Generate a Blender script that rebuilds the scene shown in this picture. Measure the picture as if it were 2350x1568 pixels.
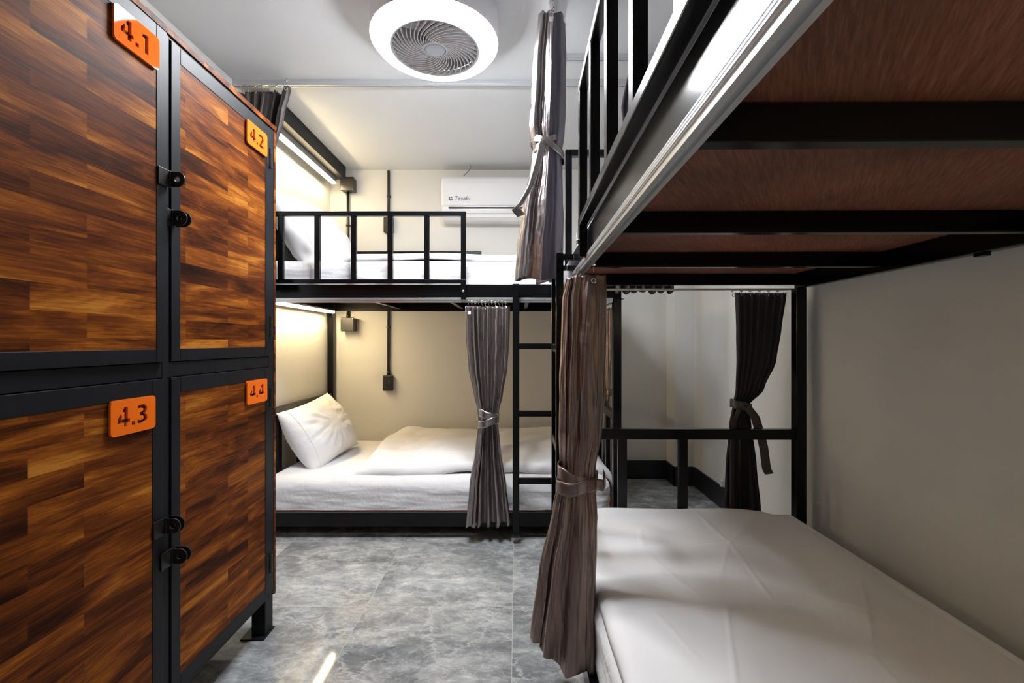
import bpy, bmesh, math, random
from mathutils import Vector, Matrix, noise
for o in list(bpy.data.objects): bpy.data.objects.remove(o)
S = bpy.context.scene
PI = math.pi
H = 1.083            # camera height above the floor

# ---------------------------------------------------------------- camera, world, exposure
cam = bpy.data.cameras.new('camera'); co = bpy.data.objects.new('camera', cam)
S.collection.objects.link(co); co.location = (0, 0, H); co.rotation_euler = (PI/2, 0, 0)
cam.sensor_width = 36; cam.lens = 16.0; cam.shift_x = -10/2350; cam.shift_y = 2/2350
cam.clip_start = 0.02; S.camera = co
w = bpy.data.worlds.new('world'); S.world = w; w.use_nodes = True
w.node_tree.nodes['Background'].inputs[0].default_value = (0.8, 0.85, 1, 1)
w.node_tree.nodes['Background'].inputs[1].default_value = 0.05
S.view_settings.view_transform = 'Standard'; S.view_settings.look = 'None'
S.view_settings.gamma = 1; S.view_settings.use_curve_mapping = False
S.view_settings.exposure = 0.58
FAN_POWER = 100.0; LED_POWER = 66.0

# ---------------------------------------------------------------- materials
def mat(name, col=(0.8, 0.8, 0.8), rough=0.5, metal=0.0, spec=0.5, **kw):
    m = bpy.data.materials.new(name); m.use_nodes = True
    b = m.node_tree.nodes['Principled BSDF']
    b.inputs['Base Color'].default_value = (*col, 1); b.inputs['Roughness'].default_value = rough
    b.inputs['Metallic'].default_value = metal; b.inputs['Specular IOR Level'].default_value = spec
    for k, v in kw.items(): b.inputs[k.replace('_', ' ')].default_value = v
    return m
def N(m, t, **kw):
    n = m.node_tree.nodes.new(t)
    for k, v in kw.items(): setattr(n, k, v)
    return n
def L(m, a, b): m.node_tree.links.new(a, b)
def bsdf(m): return m.node_tree.nodes['Principled BSDF']
def coords(m, scale=(1, 1, 1), out='Object'):
    t = N(m, 'ShaderNodeTexCoord'); p = N(m, 'ShaderNodeMapping'); p.inputs['Scale'].default_value = scale
    L(m, t.outputs[out], p.inputs['Vector']); return p
def noisetex(m, vec, scale, detail=4, rough=0.5, dist=0.0):
    n = N(m, 'ShaderNodeTexNoise'); n.inputs['Scale'].default_value = scale; n.inputs['Detail'].default_value = detail
    n.inputs['Roughness'].default_value = rough; n.inputs['Distortion'].default_value = dist
    L(m, vec, n.inputs['Vector']); return n
def ramp(m, fac, stops):
    r = N(m, 'ShaderNodeValToRGB'); e = r.color_ramp.elements
    while len(e) > 1: e.remove(e[-1])
    e[0].position = stops[0][0]; e[0].color = (*stops[0][1], 1)
    for p, c in stops[1:]:
        q = e.new(p); q.color = (*c, 1)
    L(m, fac, r.inputs['Fac']); return r
def mixc(m, fac, a, b, mode='MIX'):
    x = N(m, 'ShaderNodeMix'); x.data_type = 'RGBA'; x.blend_type = mode
    if hasattr(fac, 'links'): L(m, fac, x.inputs['Factor'])
    else: x.inputs['Factor'].default_value = fac
    for s, i in ((a, 6), (b, 7)):
        if hasattr(s, 'links'): L(m, s, x.inputs[i])
        else: x.inputs[i].default_value = (*s, 1)
    return x.outputs[2]
def bump(m, h, strength, dist=0.002, prev=None):
    b = N(m, 'ShaderNodeBump'); b.inputs['Strength'].default_value = strength; b.inputs['Distance'].default_value = dist
    L(m, h, b.inputs['Height'])
    if prev: L(m, prev, b.inputs['Normal'])
    L(m, b.outputs['Normal'], bsdf(m).inputs['Normal']); return b.outputs['Normal']

M = {}
def wallmat(name, col):
    m = mat(name, col, 0.75, spec=0.3); p = coords(m)
    n = noisetex(m, p.outputs[0], 160, 5, 0.6); n2 = noisetex(m, p.outputs[0], 2.2, 3, 0.5)
    L(m, mixc(m, ramp(m, n2.outputs['Fac'], [(0.35, (0, 0, 0)), (0.7, (1, 1, 1))]).outputs[0], col, tuple(c*0.955 for c in col)), bsdf(m).inputs['Base Color'])
    bump(m, n.outputs['Fac'], 0.35, 0.0012); return m
M['wall'] = wallmat('plaster_wall', (0.74, 0.73, 0.70))
M['ceil'] = wallmat('painted_ceiling', (0.68, 0.69, 0.705))
M['black'] = mat('black_powder_coat', (0.003, 0.0031, 0.0040), 0.20, spec=0.26)
_p = coords(M['black']); _n = noisetex(M['black'], _p.outputs[0], 300, 3, 0.6); bump(M['black'], _n.outputs['Fac'], 0.12, 0.0006)
M['lockblack'] = mat('black_locker_paint', (0.009, 0.0095, 0.0125), 0.45, spec=0.2)
_p = coords(M['lockblack']); _n = noisetex(M['lockblack'], _p.outputs[0], 260, 3, 0.6); bump(M['lockblack'], _n.outputs['Fac'], 0.2, 0.0006)
M['base'] = mat('charcoal_baseboard', (0.012, 0.013, 0.016), 0.4)
M['alu'] = mat('aluminium', (0.72, 0.73, 0.75), 0.32, metal=0.85)
M['steel'] = mat('nickel_hook', (0.75, 0.75, 0.74), 0.2, metal=1.0)
M['plastic'] = mat('black_plastic', (0.018, 0.016, 0.015), 0.33)
M['slot'] = mat('dark_slot', (0.004, 0.004, 0.004), 0.6)
M['acwhite'] = mat('glossy_white_plastic', (0.82, 0.82, 0.83), 0.18, Coat_Weight=0.3)
M['logo'] = mat('navy_print', (0.015, 0.06, 0.13), 0.4)
M['fanwhite'] = mat('white_fan_plastic', (0.83, 0.83, 0.86), 0.35)
M['fangrey'] = mat('light_grey_fan_plastic', (0.42, 0.42, 0.44), 0.5)
M['fandark'] = mat('grey_motor_plastic', (0.18, 0.19, 0.2), 0.5)
M['copper'] = mat('peach_motor_winding', (0.75, 0.42, 0.26), 0.45)
M['hub'] = mat('pale_blue_hub_plastic', (0.62, 0.68, 0.78), 0.3)
M['orange'] = mat('orange_acrylic', (0.95, 0.175, 0.014), 0.03, spec=0.3)
M['label'] = mat('white_care_label', (0.8, 0.8, 0.8), 0.7)
M['stopper'] = mat('pale_plastic', (0.6, 0.6, 0.58), 0.4)
M['rubber'] = mat('wire_grey', (0.2, 0.2, 0.2), 0.5)
def emit(name, col, s):
    m = mat(name, (0.9, 0.9, 0.9), 0.4)
    bsdf(m).inputs['Emission Color'].default_value = (*col, 1); bsdf(m).inputs['Emission Strength'].default_value = s; return m
M['fanlight'] = emit('lit_white_diffuser', (0.93, 0.96, 1.0), FAN_POWER)
M['led'] = emit('lit_warm_led', (1.0, 0.79, 0.44), LED_POWER)
M['leddim'] = emit('lit_warm_led_low', (1.0, 0.79, 0.44), LED_POWER*0.2)
M['ledtop'] = emit('lit_warm_led_mid', (1.0, 0.79, 0.44), LED_POWER*0.6)

# acacia butcher block: staves of differing tone, grain along Y, varnish
def acacia(name, bw=0.30, bh=0.052, lift=1.0):
    m = mat(name, rough=0.45, spec=0.06)
    t = N(m, 'ShaderNodeTexCoord'); s = N(m, 'ShaderNodeSeparateXYZ'); L(m, t.outputs['Object'], s.inputs[0])
    c = N(m, 'ShaderNodeCombineXYZ'); L(m, s.outputs['Y'], c.inputs['X']); L(m, s.outputs['Z'], c.inputs['Y'])
    br = N(m, 'ShaderNodeTexBrick'); br.offset = 0.37; br.offset_frequency = 2; br.squash = 1
    for k, v in (('Scale', 1), ('Mortar Size', 0.0), ('Brick Width', bw), ('Row Height', bh), ('Bias', 0)): br.inputs[k].default_value = v
    br.inputs['Color1'].default_value = (0, 0, 0, 1); br.inputs['Color2'].default_value = (1, 1, 1, 1)
    L(m, c.outputs[0], br.inputs['Vector'])
    # offset the grain per stave
    add = N(m, 'ShaderNodeVectorMath', operation='ADD'); sc = N(m, 'ShaderNodeVectorMath', operation='MULTIPLY')
    L(m, br.outputs['Color'], sc.inputs[0]); sc.inputs[1].default_value = (3.1, 5.7, 9.3)
    st = N(m, 'ShaderNodeVectorMath', operation='MULTIPLY'); L(m, c.outputs[0], st.inputs[0]); st.inputs[1].default_value = (1, 6, 1)
    L(m, st.outputs[0], add.inputs[0]); L(m, sc.outputs[0], add.inputs[1])
    n1 = noisetex(m, add.outputs[0], 2.4, 5, 0.6, 0.7)
    st2 = N(m, 'ShaderNodeVectorMath', operation='MULTIPLY'); L(m, add.outputs[0], st2.inputs[0]); st2.inputs[1].default_value = (1, 4.5, 1)
    n2 = noisetex(m, st2.outputs[0], 9, 6, 0.7, 0.5)
    mx = N(m, 'ShaderNodeMath', operation='MULTIPLY_ADD'); L(m, br.outputs['Color'], mx.inputs[0]); mx.inputs[1].default_value = 0.13
    L(m, n1.outputs['Fac'], mx.inputs[2])
    m2 = N(m, 'ShaderNodeMath', operation='MULTIPLY_ADD'); L(m, n2.outputs['Fac'], m2.inputs[0]); m2.inputs[1].default_value = 0.42; L(m, mx.outputs[0], m2.inputs[2])
    k = lift
    r = ramp(m, m2.outputs[0], [(0.54, (0.016*k, 0.0048*k, 0.002*k)), (0.68, (0.065*k, 0.0155*k, 0.004*k)), (0.78, (0.145*k, 0.036*k, 0.0065*k)),
                               (0.88, (0.27*k, 0.078*k, 0.009*k)), (1.0, (0.50*k, 0.19*k, 0.028*k))])
    L(m, r.outputs[0], bsdf(m).inputs['Base Color'])
    bump(m, n2.outputs['Fac'], 0.12, 0.001); return m
M['acacia'] = acacia('acacia_block')
M['slabedge'] = acacia('particle_board_edge', 0.02, 0.02)
# red-brown plywood
m = M['ply'] = mat('red_plywood', rough=0.6, spec=0.3)
p = coords(m); p.inputs['Rotation'].default_value = (0, 0, 0.55)
p2 = N(m, 'ShaderNodeMapping'); p2.inputs['Scale'].default_value = (1.2, 16, 1); L(m, p.outputs[0], p2.inputs['Vector'])
n1 = noisetex(m, p2.outputs[0], 14, 6, 0.7, 0.4); n2 = noisetex(m, p.outputs[0], 2.2, 3, 0.5)
r1 = ramp(m, n1.outputs['Fac'], [(0.3, (0.15, 0.062, 0.040)), (0.55, (0.28, 0.120, 0.078)), (0.75, (0.42, 0.21, 0.15))])
r2 = ramp(m, n2.outputs['Fac'], [(0.35, (0.60, 0.58, 0.52)), (0.7, (1.25, 1.02, 0.95))])
L(m, mixc(m, 1.0, r1.outputs[0], r2.outputs[0], 'MULTIPLY'), bsdf(m).inputs['Base Color']); bump(m, n1.outputs['Fac'], 0.2, 0.001)
# grey marble tiles, 0.6 m
m = M['tile'] = mat('grey_marble_tile', rough=0.055, spec=0.5)
p = coords(m); p.inputs['Location'].default_value = (0.60+0.015, -1.866+2.4, 0)
br = N(m, 'ShaderNodeTexBrick'); br.offset = 0.0; br.squash = 1
for k, v in (('Scale', 1), ('Mortar Size', 0.0012), ('Mortar Smooth', 0.1), ('Brick Width', 0.6), ('Row Height', 0.6)): br.inputs[k].default_value = v
br.inputs['Color1'].default_value = (0, 0, 0, 1); br.inputs['Color2'].default_value = (1, 1, 1, 1); br.inputs['Mortar'].default_value = (0.5, 0.5, 0.5, 1)
L(m, p.outputs[0], br.inputs['Vector'])
off = N(m, 'ShaderNodeVectorMath', operation='MULTIPLY_ADD'); L(m, br.outputs['Color'], off.inputs[0]); off.inputs[1].default_value = (5, 3, 7); L(m, p.outputs[0], off.inputs[2])
rot = N(m, 'ShaderNodeMapping'); rot.inputs['Rotation'].default_value = (0, 0, 0.6); rot.inputs['Scale'].default_value = (1, 1.9, 1); L(m, off.outputs[0], rot.inputs['Vector'])
a = noisetex(m, rot.outputs[0], 3.0, 12, 0.75, 0.5); b_ = noisetex(m, rot.outputs[0], 9, 12, 0.8, 0.5); v = noisetex(m, off.outputs[0], 3.5, 10, 0.66, 0.7)
ra = ramp(m, a.outputs['Fac'], [(0.32, (0.17, 0.18, 0.19)), (0.45, (0.27, 0.28, 0.29)), (0.56, (0.40, 0.41, 0.41)), (0.68, (0.60, 0.61, 0.61))])
rb = ramp(m, b_.outputs['Fac'], [(0.32, (0.55, 0.56, 0.57)), (0.5, (0.93, 0.93, 0.93)), (0.66, (1.5, 1.5, 1.49))])
rv = ramp(m, v.outputs['Fac'], [(0.486, (0, 0, 0)), (0.494, (1, 1, 1)), (0.502, (0, 0, 0))])
rv2 = ramp(m, a.outputs['Fac'], [(0.512, (0, 0, 0)), (0.52, (0.85, 0.85, 0.85)), (0.526, (0, 0, 0))])
c1 = mixc(m, 1.0, ra.outputs[0], rb.outputs[0], 'MULTIPLY')
vf = N(m, 'ShaderNodeMath', operation='MULTIPLY'); L(m, rv.outputs[0], vf.inputs[0]); vf.inputs[1].default_value = 0.38
c2 = mixc(m, vf.outputs[0], c1, (0.62, 0.63, 0.62))
vf2 = N(m, 'ShaderNodeMath', operation='MULTIPLY'); L(m, rv2.outputs[0], vf2.inputs[0]); vf2.inputs[1].default_value = 0.5
c3 = mixc(m, vf2.outputs[0], c2, (0.66, 0.67, 0.66))
dn = N(m, 'ShaderNodeVectorMath', operation='MULTIPLY_ADD'); L(m, b_.outputs['Color'], dn.inputs[0]); dn.inputs[1].default_value = (0.22, 0.22, 0); L(m, off.outputs[0], dn.inputs[2])
vo = N(m, 'ShaderNodeTexVoronoi', feature='DISTANCE_TO_EDGE'); vo.inputs['Scale'].default_value = 4.2; L(m, dn.outputs[0], vo.inputs['Vector'])
rv3 = ramp(m, vo.outputs['Distance'], [(0.0, (0.75, 0.75, 0.75)), (0.010, (0.45, 0.45, 0.45)), (0.03, (0, 0, 0))])
vm = N(m, 'ShaderNodeMath', operation='MULTIPLY'); L(m, rv3.outputs[0], vm.inputs[0]); L(m, ramp(m, v.outputs['Fac'], [(0.4, (0, 0, 0)), (0.55, (1, 1, 1))]).outputs[0], vm.inputs[1])
c3 = mixc(m, vm.outputs[0], c3, (0.66, 0.67, 0.67))
c4 = mixc(m, br.outputs['Fac'], c3, (0.50, 0.49, 0.44))
L(m, c4, bsdf(m).inputs['Base Color'])
# cloths
def linen(name, col=(0.83, 0.83, 0.86), sc=9, st=0.35):
    m = mat(name, col, 0.85, spec=0.15, Sheen_Weight=0.15)
    p = coords(m); n = noisetex(m, p.outputs[0], sc, 4, 0.55, 1.3); f = noisetex(m, p.outputs[0], 700, 2, 0.5)
    q = bump(m, n.outputs['Fac'], st, 0.012); bump(m, f.outputs['Fac'], 0.1, 0.0006, q); return m
M['sheet'] = linen('white_cotton_sheet', sc=11, st=0.45)
M['duvet'] = linen('white_cotton_duvet', (0.84, 0.84, 0.86), 5, 0.32)
M['pillow'] = linen('white_cotton_pillowcase', (0.85, 0.85, 0.87), 7, 0.4)
def satin(name, col, rough=0.3, metal=0.55):
    m = mat(name, col, rough, metal=metal, spec=0.6, Anisotropic=0.85)
    tg = N(m, 'ShaderNodeCombineXYZ'); tg.inputs[2].default_value = 1.0; L(m, tg.outputs[0], bsdf(m).inputs['Tangent'])
    p = coords(m, (30, 30, 400)); n = noisetex(m, p.outputs[0], 5, 3, 0.6)
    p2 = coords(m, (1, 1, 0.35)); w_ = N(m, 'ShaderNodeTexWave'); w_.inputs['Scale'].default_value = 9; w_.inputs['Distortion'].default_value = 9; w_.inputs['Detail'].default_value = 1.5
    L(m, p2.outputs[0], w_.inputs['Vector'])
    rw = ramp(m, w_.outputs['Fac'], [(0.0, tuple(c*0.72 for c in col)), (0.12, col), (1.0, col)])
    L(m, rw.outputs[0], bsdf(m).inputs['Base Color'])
    n3 = noisetex(m, coords(m, (1, 1, 1.4)).outputs[0], 16, 4, 0.6, 0.8)
    q = bump(m, n3.outputs['Fac'], 0.35, 0.008); bump(m, n.outputs['Fac'], 0.25, 0.0008, q); return m
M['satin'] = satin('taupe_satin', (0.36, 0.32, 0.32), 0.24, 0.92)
M['bronze'] = satin('brown_satin', (0.25, 0.185, 0.165), 0.34, 0.85)
M['lining'] = mat('plum_grey_lining', (0.17, 0.155, 0.19), 0.6, spec=0.35)
M['darklining'] = mat('dark_plum_lining', (0.055, 0.047, 0.058), 0.7, spec=0.2)
M['darksatin'] = satin('dark_taupe_satin', (0.095, 0.08, 0.078), 0.42, 0.3)

# ---------------------------------------------------------------- object helpers
def link(o, parent=None):
    S.collection.objects.link(o)
    if parent: o.parent = parent
    return o
def tag(o, label=None, cat=None, group=None, kind=None):
    if label: o['label'] = label
    if cat: o['category'] = cat
    if group: o['group'] = group
    if kind: o['kind'] = kind
    return o
def empty(name, loc=(0, 0, 0), rz=0, label=None, cat=None, group=None):
    o = bpy.data.objects.new(name, None); link(o); o.location = loc; o.rotation_euler = (0, 0, rz); o.empty_display_size = 0.1
    return tag(o, label, cat, group)
def finish(name, bm, material, parent=None, smooth=False, loc=None, mods=None):
    me = bpy.data.meshes.new(name); bmesh.ops.recalc_face_normals(bm, faces=bm.faces) if not mods else None
    bm.to_mesh(me); bm.free()
    for mt in (material if isinstance(material, (list, tuple)) else [material]): me.materials.append(mt)
    if smooth:
        for p_ in me.polygons: p_.use_smooth = True
    o = bpy.data.objects.new(name, me); link(o, parent)
    if loc: o.location = loc
    return o
class MB:
    def __init__(s): s.bm = bmesh.new()
    def box(s, x0, x1, y0, y1, z0, z1, bev=0.0, mi=0):
        vs = [s.bm.verts.new((x, y, z)) for x in (x0, x1) for y in (y0, y1) for z in (z0, z1)]
        fs = [s.bm.faces.new([vs[i] for i in f]) for f in ((0, 1, 3, 2), (4, 6, 7, 5), (0, 4, 5, 1), (2, 3, 7, 6), (0, 2, 6, 4), (1, 5, 7, 3))]
        for f in fs: f.material_index = mi
        if bev > 0:
            es = list({e for f in fs for e in f.edges})
            bmesh.ops.bevel(s.bm, geom=es, offset=bev, segments=2, profile=0.5, affect='EDGES')
        return s
    def tube(s, pts, r, seg=10, cap=True):
        pts = [Vector(p_) for p_ in pts]; rings = []
        for i, p_ in enumerate(pts):
            d = (pts[min(i+1, len(pts)-1)]-pts[max(i-1, 0)]).normalized()
            u = d.cross(Vector((0, 0, 1))); u = u.normalized() if u.length > 1e-3 else Vector((1, 0, 0)); v_ = d.cross(u).normalized()
            rings.append([s.bm.verts.new(p_+u*(r*math.cos(2*PI*k/seg))+v_*(r*math.sin(2*PI*k/seg))) for k in range(seg)])
        for a_, b2 in zip(rings, rings[1:]):
            for k in range(seg): s.bm.faces.new((a_[k], a_[(k+1) % seg], b2[(k+1) % seg], b2[k]))
        if cap: s.bm.faces.new(rings[0][::-1]); s.bm.faces.new(rings[-1])
        return s
    def lathe(s, prof, c=(0, 0, 0), seg=64, close=False):
        rings = []
        for r, z in prof:
            rings.append([s.bm.verts.new((c[0]+r*math.cos(2*PI*k/seg), c[1]+r*math.sin(2*PI*k/seg), c[2]+z)) for k in range(seg)])
        pr = list(zip(rings, rings[1:])) + ([(rings[-1], rings[0])] if close else [])
        for a_, b2 in pr:
            for k in range(seg): s.bm.faces.new((a_[k], a_[(k+1) % seg], b2[(k+1) % seg], b2[k]))
        if not close:
            if prof[0][0] > 0: s.bm.faces.new(rings[0])
            if prof[-1][0] > 0: s.bm.faces.new(rings[-1])
        return s
    def prism(s, poly, axis, d0, d1):      # polygon in the plane normal to axis
        def P(a_, b2, d): return {'x': (d, a_, b2), 'y': (a_, d, b2), 'z': (a_, b2, d)}[axis]
        A = [s.bm.verts.new(P(a_, b2, d0)) for a_, b2 in poly]; B = [s.bm.verts.new(P(a_, b2, d1)) for a_, b2 in poly]
        s.bm.faces.new(A); s.bm.faces.new(B[::-1])
        for i in range(len(A)): s.bm.faces.new((A[i], A[(i+1) % len(A)], B[(i+1) % len(A)], B[i]))
        return s
    def torus(s, c, R, r, axis='y', seg=20, sg=8):
        rings = []
        for i in range(seg):
            a_ = 2*PI*i/seg; ring = []
            for k in range(sg):
                b2 = 2*PI*k/sg; q = R+r*math.cos(b2); u, v_, w2 = q*math.cos(a_), q*math.sin(a_), r*math.sin(b2)
                ring.append(s.bm.verts.new((c[0]+(w2 if axis == 'x' else u), c[1]+(w2 if axis == 'y' else (u if axis == 'x' else v_)), c[2]+(w2 if axis == 'z' else v_))))
            rings.append(ring)
        for i in range(seg):
            a_, b2 = rings[i], rings[(i+1) % seg]
            for k in range(sg): s.bm.faces.new((a_[k], a_[(k+1) % sg], b2[(k+1) % sg], b2[k]))
        return s
    def build(s, name, material, parent=None, smooth=False): return finish(name, s.bm, material, parent, smooth)
def flat_curve(name, splines, extrude, material, parent, matrix, bevel=0.0):
    cu = bpy.data.curves.new(name, 'CURVE'); cu.dimensions = '2D'; cu.fill_mode = 'BOTH'; cu.extrude = extrude; cu.bevel_depth = bevel
    for pts in splines:
        sp = cu.splines.new('POLY'); sp.points.add(len(pts)-1); sp.use_cyclic_u = True
        for q, (x, y) in zip(sp.points, pts): q.co = (x, y, 0, 1)
    return curve_mesh(name, cu, material, parent, matrix)
def curve_mesh(name, cu, material, parent, matrix):
    t = bpy.data.objects.new('tmp', cu); S.collection.objects.link(t)
    dg = bpy.context.evaluated_depsgraph_get(); dg.update()
    me = bpy.data.meshes.new_from_object(t.evaluated_get(dg)); bpy.data.objects.remove(t)
    me.name = name; me.transform(matrix); me.materials.clear(); me.materials.append(material)
    return link(bpy.data.objects.new(name, me), parent)
def copy_tree(o, parent=None):
    c = o.copy(); S.collection.objects.link(c)
    if parent: c.parent = parent
    for ch in [x for x in bpy.data.objects if x.parent == o and x != c]: copy_tree(ch, c)
    return c

# ---------------------------------------------------------------- the setting
XL, XR, YB, YF, ZC = -1.483, 1.345, 3.62, -1.25, 2.455
def struct(name, mb, m_): return tag(mb.build(name, m_), kind='structure')
struct('floor', MB().box(XL-0.1, XR+0.1, YF-0.1, YB+0.1, -0.1, 0), M['tile'])
struct('ceiling', MB().box(XL-0.1, XR+0.1, YF-0.1, YB+0.1, ZC, ZC+0.1), M['ceil'])
struct('wall_back', MB().box(XL-0.1, XR+0.1, YB, YB+0.1, 0, ZC), M['wall'])
struct('wall_left', MB().box(XL-0.1, XL, YF, YB, 0, ZC), M['wall'])
struct('wall_right', MB().box(XR, XR+0.1, YF, YB, 0, ZC), M['wall'])
struct('wall_front', MB().box(XL-0.1, XR+0.1, YF-0.1, YF, 0, ZC), M['wall'])
struct('trim_1', MB().box(1.195, XR, 3.44, YB, 0, ZC), M['wall'])          # boxed-in column in the corner
bh, bt = 0.145, 0.012
struct('baseboard_back', MB().box(0.62, 1.195, YB-bt, YB, 0, bh, 0.002), M['base'])
struct('baseboard_column', MB().box(1.195-bt, 1.195, 3.44-bt, YB-bt, 0, bh, 0.002).box(1.195-bt, XR-bt, 3.44-bt, 3.44, 0, bh, 0.002), M['base'])
struct('baseboard_right', MB().box(XR-bt, XR, YF, 3.44-bt, 0, bh, 0.002), M['base'])

# ---------------------------------------------------------------- bunk beds
def bunk(loc, rz, m, label, lad, guard_shift=0.0):
    """local x from head to foot, y from the open side to the wall (times m), z up"""
    Lb, W, T = 2.05, 1.09, 0.045
    root = empty('bunk_bed', loc, rz, label, 'bunk bed', 'black steel bunk beds')
    B = M['black']
    def bx(mb, x0, x1, y0, y1, z0, z1, bev=0.003):
        a_, b2 = sorted((m*y0, m*y1)); mb.box(x0, x1, a_, b2, z0, z1, bev); return mb
    for x in (0, Lb-T):
        for y in (0, W-T):
            mb = MB(); bx(mb, x, x+T, y, y+T, 0, 1.327); mb.build('post', B, root)
    # lower and upper deck
    for z0, z1, nm in ((0.068, 0.144, 'lower'), (1.327, 1.402, 'upper')):
        for y in (0, W-0.03):
            mb = MB()
            if z0 < 1: bx(mb, T, Lb-T, y+0.004, y+0.03, z0, z1)
            else: bx(mb, 0, Lb, y, y+0.03, z0, z1)
            if z0 > 1:                             # inner lip of the side beam
                bx(mb, T, Lb-T, y+0.028 if y == 0 else y-0.010, y+0.040 if y == 0 else y+0.002, z1-0.012, z1-0.002, 0.001)
            mb.build('side_beam', B, root)
        xs = [0.0, 0.547, 1.037, 1.527, Lb-0.03] if z0 > 1 else [0.005, Lb-0.035]
        for x in xs:
            mb = MB(); bx(mb, x+0.001, x+0.027, 0.031, W-0.031, z1-0.060, z1-0.010, 0.002); mb.build('cross_beam', B, root)
        mb = MB(); bx(mb, 0.002, Lb-0.002, 0.034, W-0.034, z1-0.008, z1+0.004, 0.0)
        mb.build('plywood_base', M['ply'], root)
    # head and foot frames, both decks
    for x, nm in ((0.008, 'headboard'), (Lb-0.038, 'footboard')):
        mb = MB(); bx(mb, x, x+0.030, T-0.003, W-T+0.003, 0.645, 0.692)
        for k in (1, 2, 3): bx(mb, x+0.002, x+0.028, W*k/4-0.020, W*k/4+0.020, 0.140, 0.648)
        mb.build(nm, B, root)
        mb = MB()
        for y in (0.014, W-0.044): bx(mb, x, x+0.030, y, y+0.030, 1.400, 1.950)
        bx(mb, x, x+0.030, 0.014, W-0.014, 1.925, 1.955)
        for k in (1, 2, 3): bx(mb, x+0.004, x+0.026, W*k/4-0.012, W*k/4+0.012, 1.400, 1.928, 0.001)
        mb.build(nm, B, root)
    # guard rails on both long sides
    gx = [0.187+guard_shift+0.1993*k for k in range(6)]
    for y0 in (-0.026, W-0.026):
        mb = MB()
        bx(mb, 0.03, gx[-1]+0.014, y0, y0+0.024, 1.772, 1.797)
        bx(mb, 0.03, gx[-1]+0.014, y0, y0+0.024, 1.404, 1.427)
        for k, x in enumerate(gx): bx(mb, x-0.014, x+0.014, y0+0.001, y0+0.023, 1.425 if k < 5 else 1.318, 1.774, 0.0015)
        g = mb.build('guard_rail', B, root)
        if y0 < 0:
            b = MB(); yy = m*(y0-0.002); bm_ = b
            bm_.lathe([(0.0001, -0.003), (0.0065, -0.002), (0.0075, 0.003)], seg=14)
            bmesh.ops.rotate(b.bm, verts=b.bm.verts, cent=(0, 0, 0), matrix=Matrix.Rotation(-m*PI/2 if m > 0 else -PI/2, 3, 'X'))
            bmesh.ops.translate(b.bm, verts=b.bm.verts, vec=(gx[-1], yy, 1.362)); b.build('bolt', M['steel'], g, True)
    # aluminium curtain track below the front beam, and below the foot beam
    mb = MB(); bx(mb, 0.05, Lb-0.05, -0.006, 0.020, 1.311, 1.327, 0.001); bx(mb, 0.05, Lb-0.05, -0.004, 0.003, 1.303, 1.311, 0.0); bx(mb, 0.05, Lb-0.05, 0.011, 0.018, 1.303, 1.311, 0.0)
    for k in range(3): bx(mb, 0.05, Lb-0.05, -0.0075, -0.005, 1.3135+k*0.0045, 1.3155+k*0.0045, 0.0)
    mb.build('curtain_track', M['alu'], root)
    mb = MB(); bx(mb, Lb+0.002, Lb+0.020, 0.03, W-0.03, 1.322, 1.330, 0.001); mb.build('curtain_track', M['alu'], root)
    # ladder
    lx0, lx1 = lad
    ld = MB()
    for x in (lx0, lx1-0.036): bx(ld, x, x+0.036, -0.062, -0.036, 0.045, 1.398)
    ld = ld.build('ladder', B, root)
    for x in (lx0, lx1-0.036):
        mb = MB(); bx(mb, x+0.008, x+0.028, -0.037, -0.001, 1.375, 1.395, 0.001); bx(mb, x+0.006, x+0.030, -0.0295, -0.0265, 1.34, 1.398, 0.0); mb.build('hook', B, ld)
        mb = MB(); bx(mb, x-0.001, x+0.037, -0.063, -0.035, 0.035, 0.047, 0.002); mb.build('foot_cap', M['plastic'], ld)
    for z in (0.323, 0.685, 1.048):
        mb = MB(); bx(mb, lx0+0.034, lx1-0.034, -0.060, -0.038, z-0.002, z+0.030, 0.004); mb.build('rung', B, ld)
    return root
back = bunk((-1.472, 2.50, 0), 0, 1, 'black steel bunk bed along the back wall, seen from its open side', (1.452, 1.722))
near = bunk((0.183, 0.04, 0), PI/2-0.012, -1, 'black steel bunk bed along the right wall, nearest the camera, upper deck overhead', (1.555, 1.83), 0.034)
# keyhole slot and bolt on the wall-side beam of the near bunk
o = MB().box(-0.022, 0.022, -0.001, 0.001, -0.0045, 0.0045, 0.0009).build('slot', M['stopper'], near); o.location = (0.93, -(1.09-0.0315), 1.366)

# ---------------------------------------------------------------- bedding
def grid_sheet(name, nx, ny, f, material, parent=None, thick=0.0, sub=0):
    bm = bmesh.new(); V = [[bm.verts.new(f(i/nx, j/ny)) for j in range(ny+1)] for i in range(nx+1)]
    for i in range(nx):
        for j in range(ny): bm.faces.new((V[i][j], V[i+1][j], V[i+1][j+1], V[i][j+1]))
    me = bpy.data.meshes.new(name); bm.to_mesh(me); bm.free()
    for mt in (material if isinstance(material, (list, tuple)) else [material]): me.materials.append(mt)
    for p_ in me.polygons: p_.use_smooth = True
    o = bpy.data.objects.new(name, me); link(o, parent)
    if thick:
        md = o.modifiers.new('thick', 'SOLIDIFY'); md.thickness = thick; md.offset = 0
        if isinstance(material, (list, tuple)): md.material_offset = 1; md.material_offset_rim = 0
    if sub: sd = o.modifiers.new('sub', 'SUBSURF'); sd.levels = sub; sd.render_levels = sub
    return o
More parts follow.
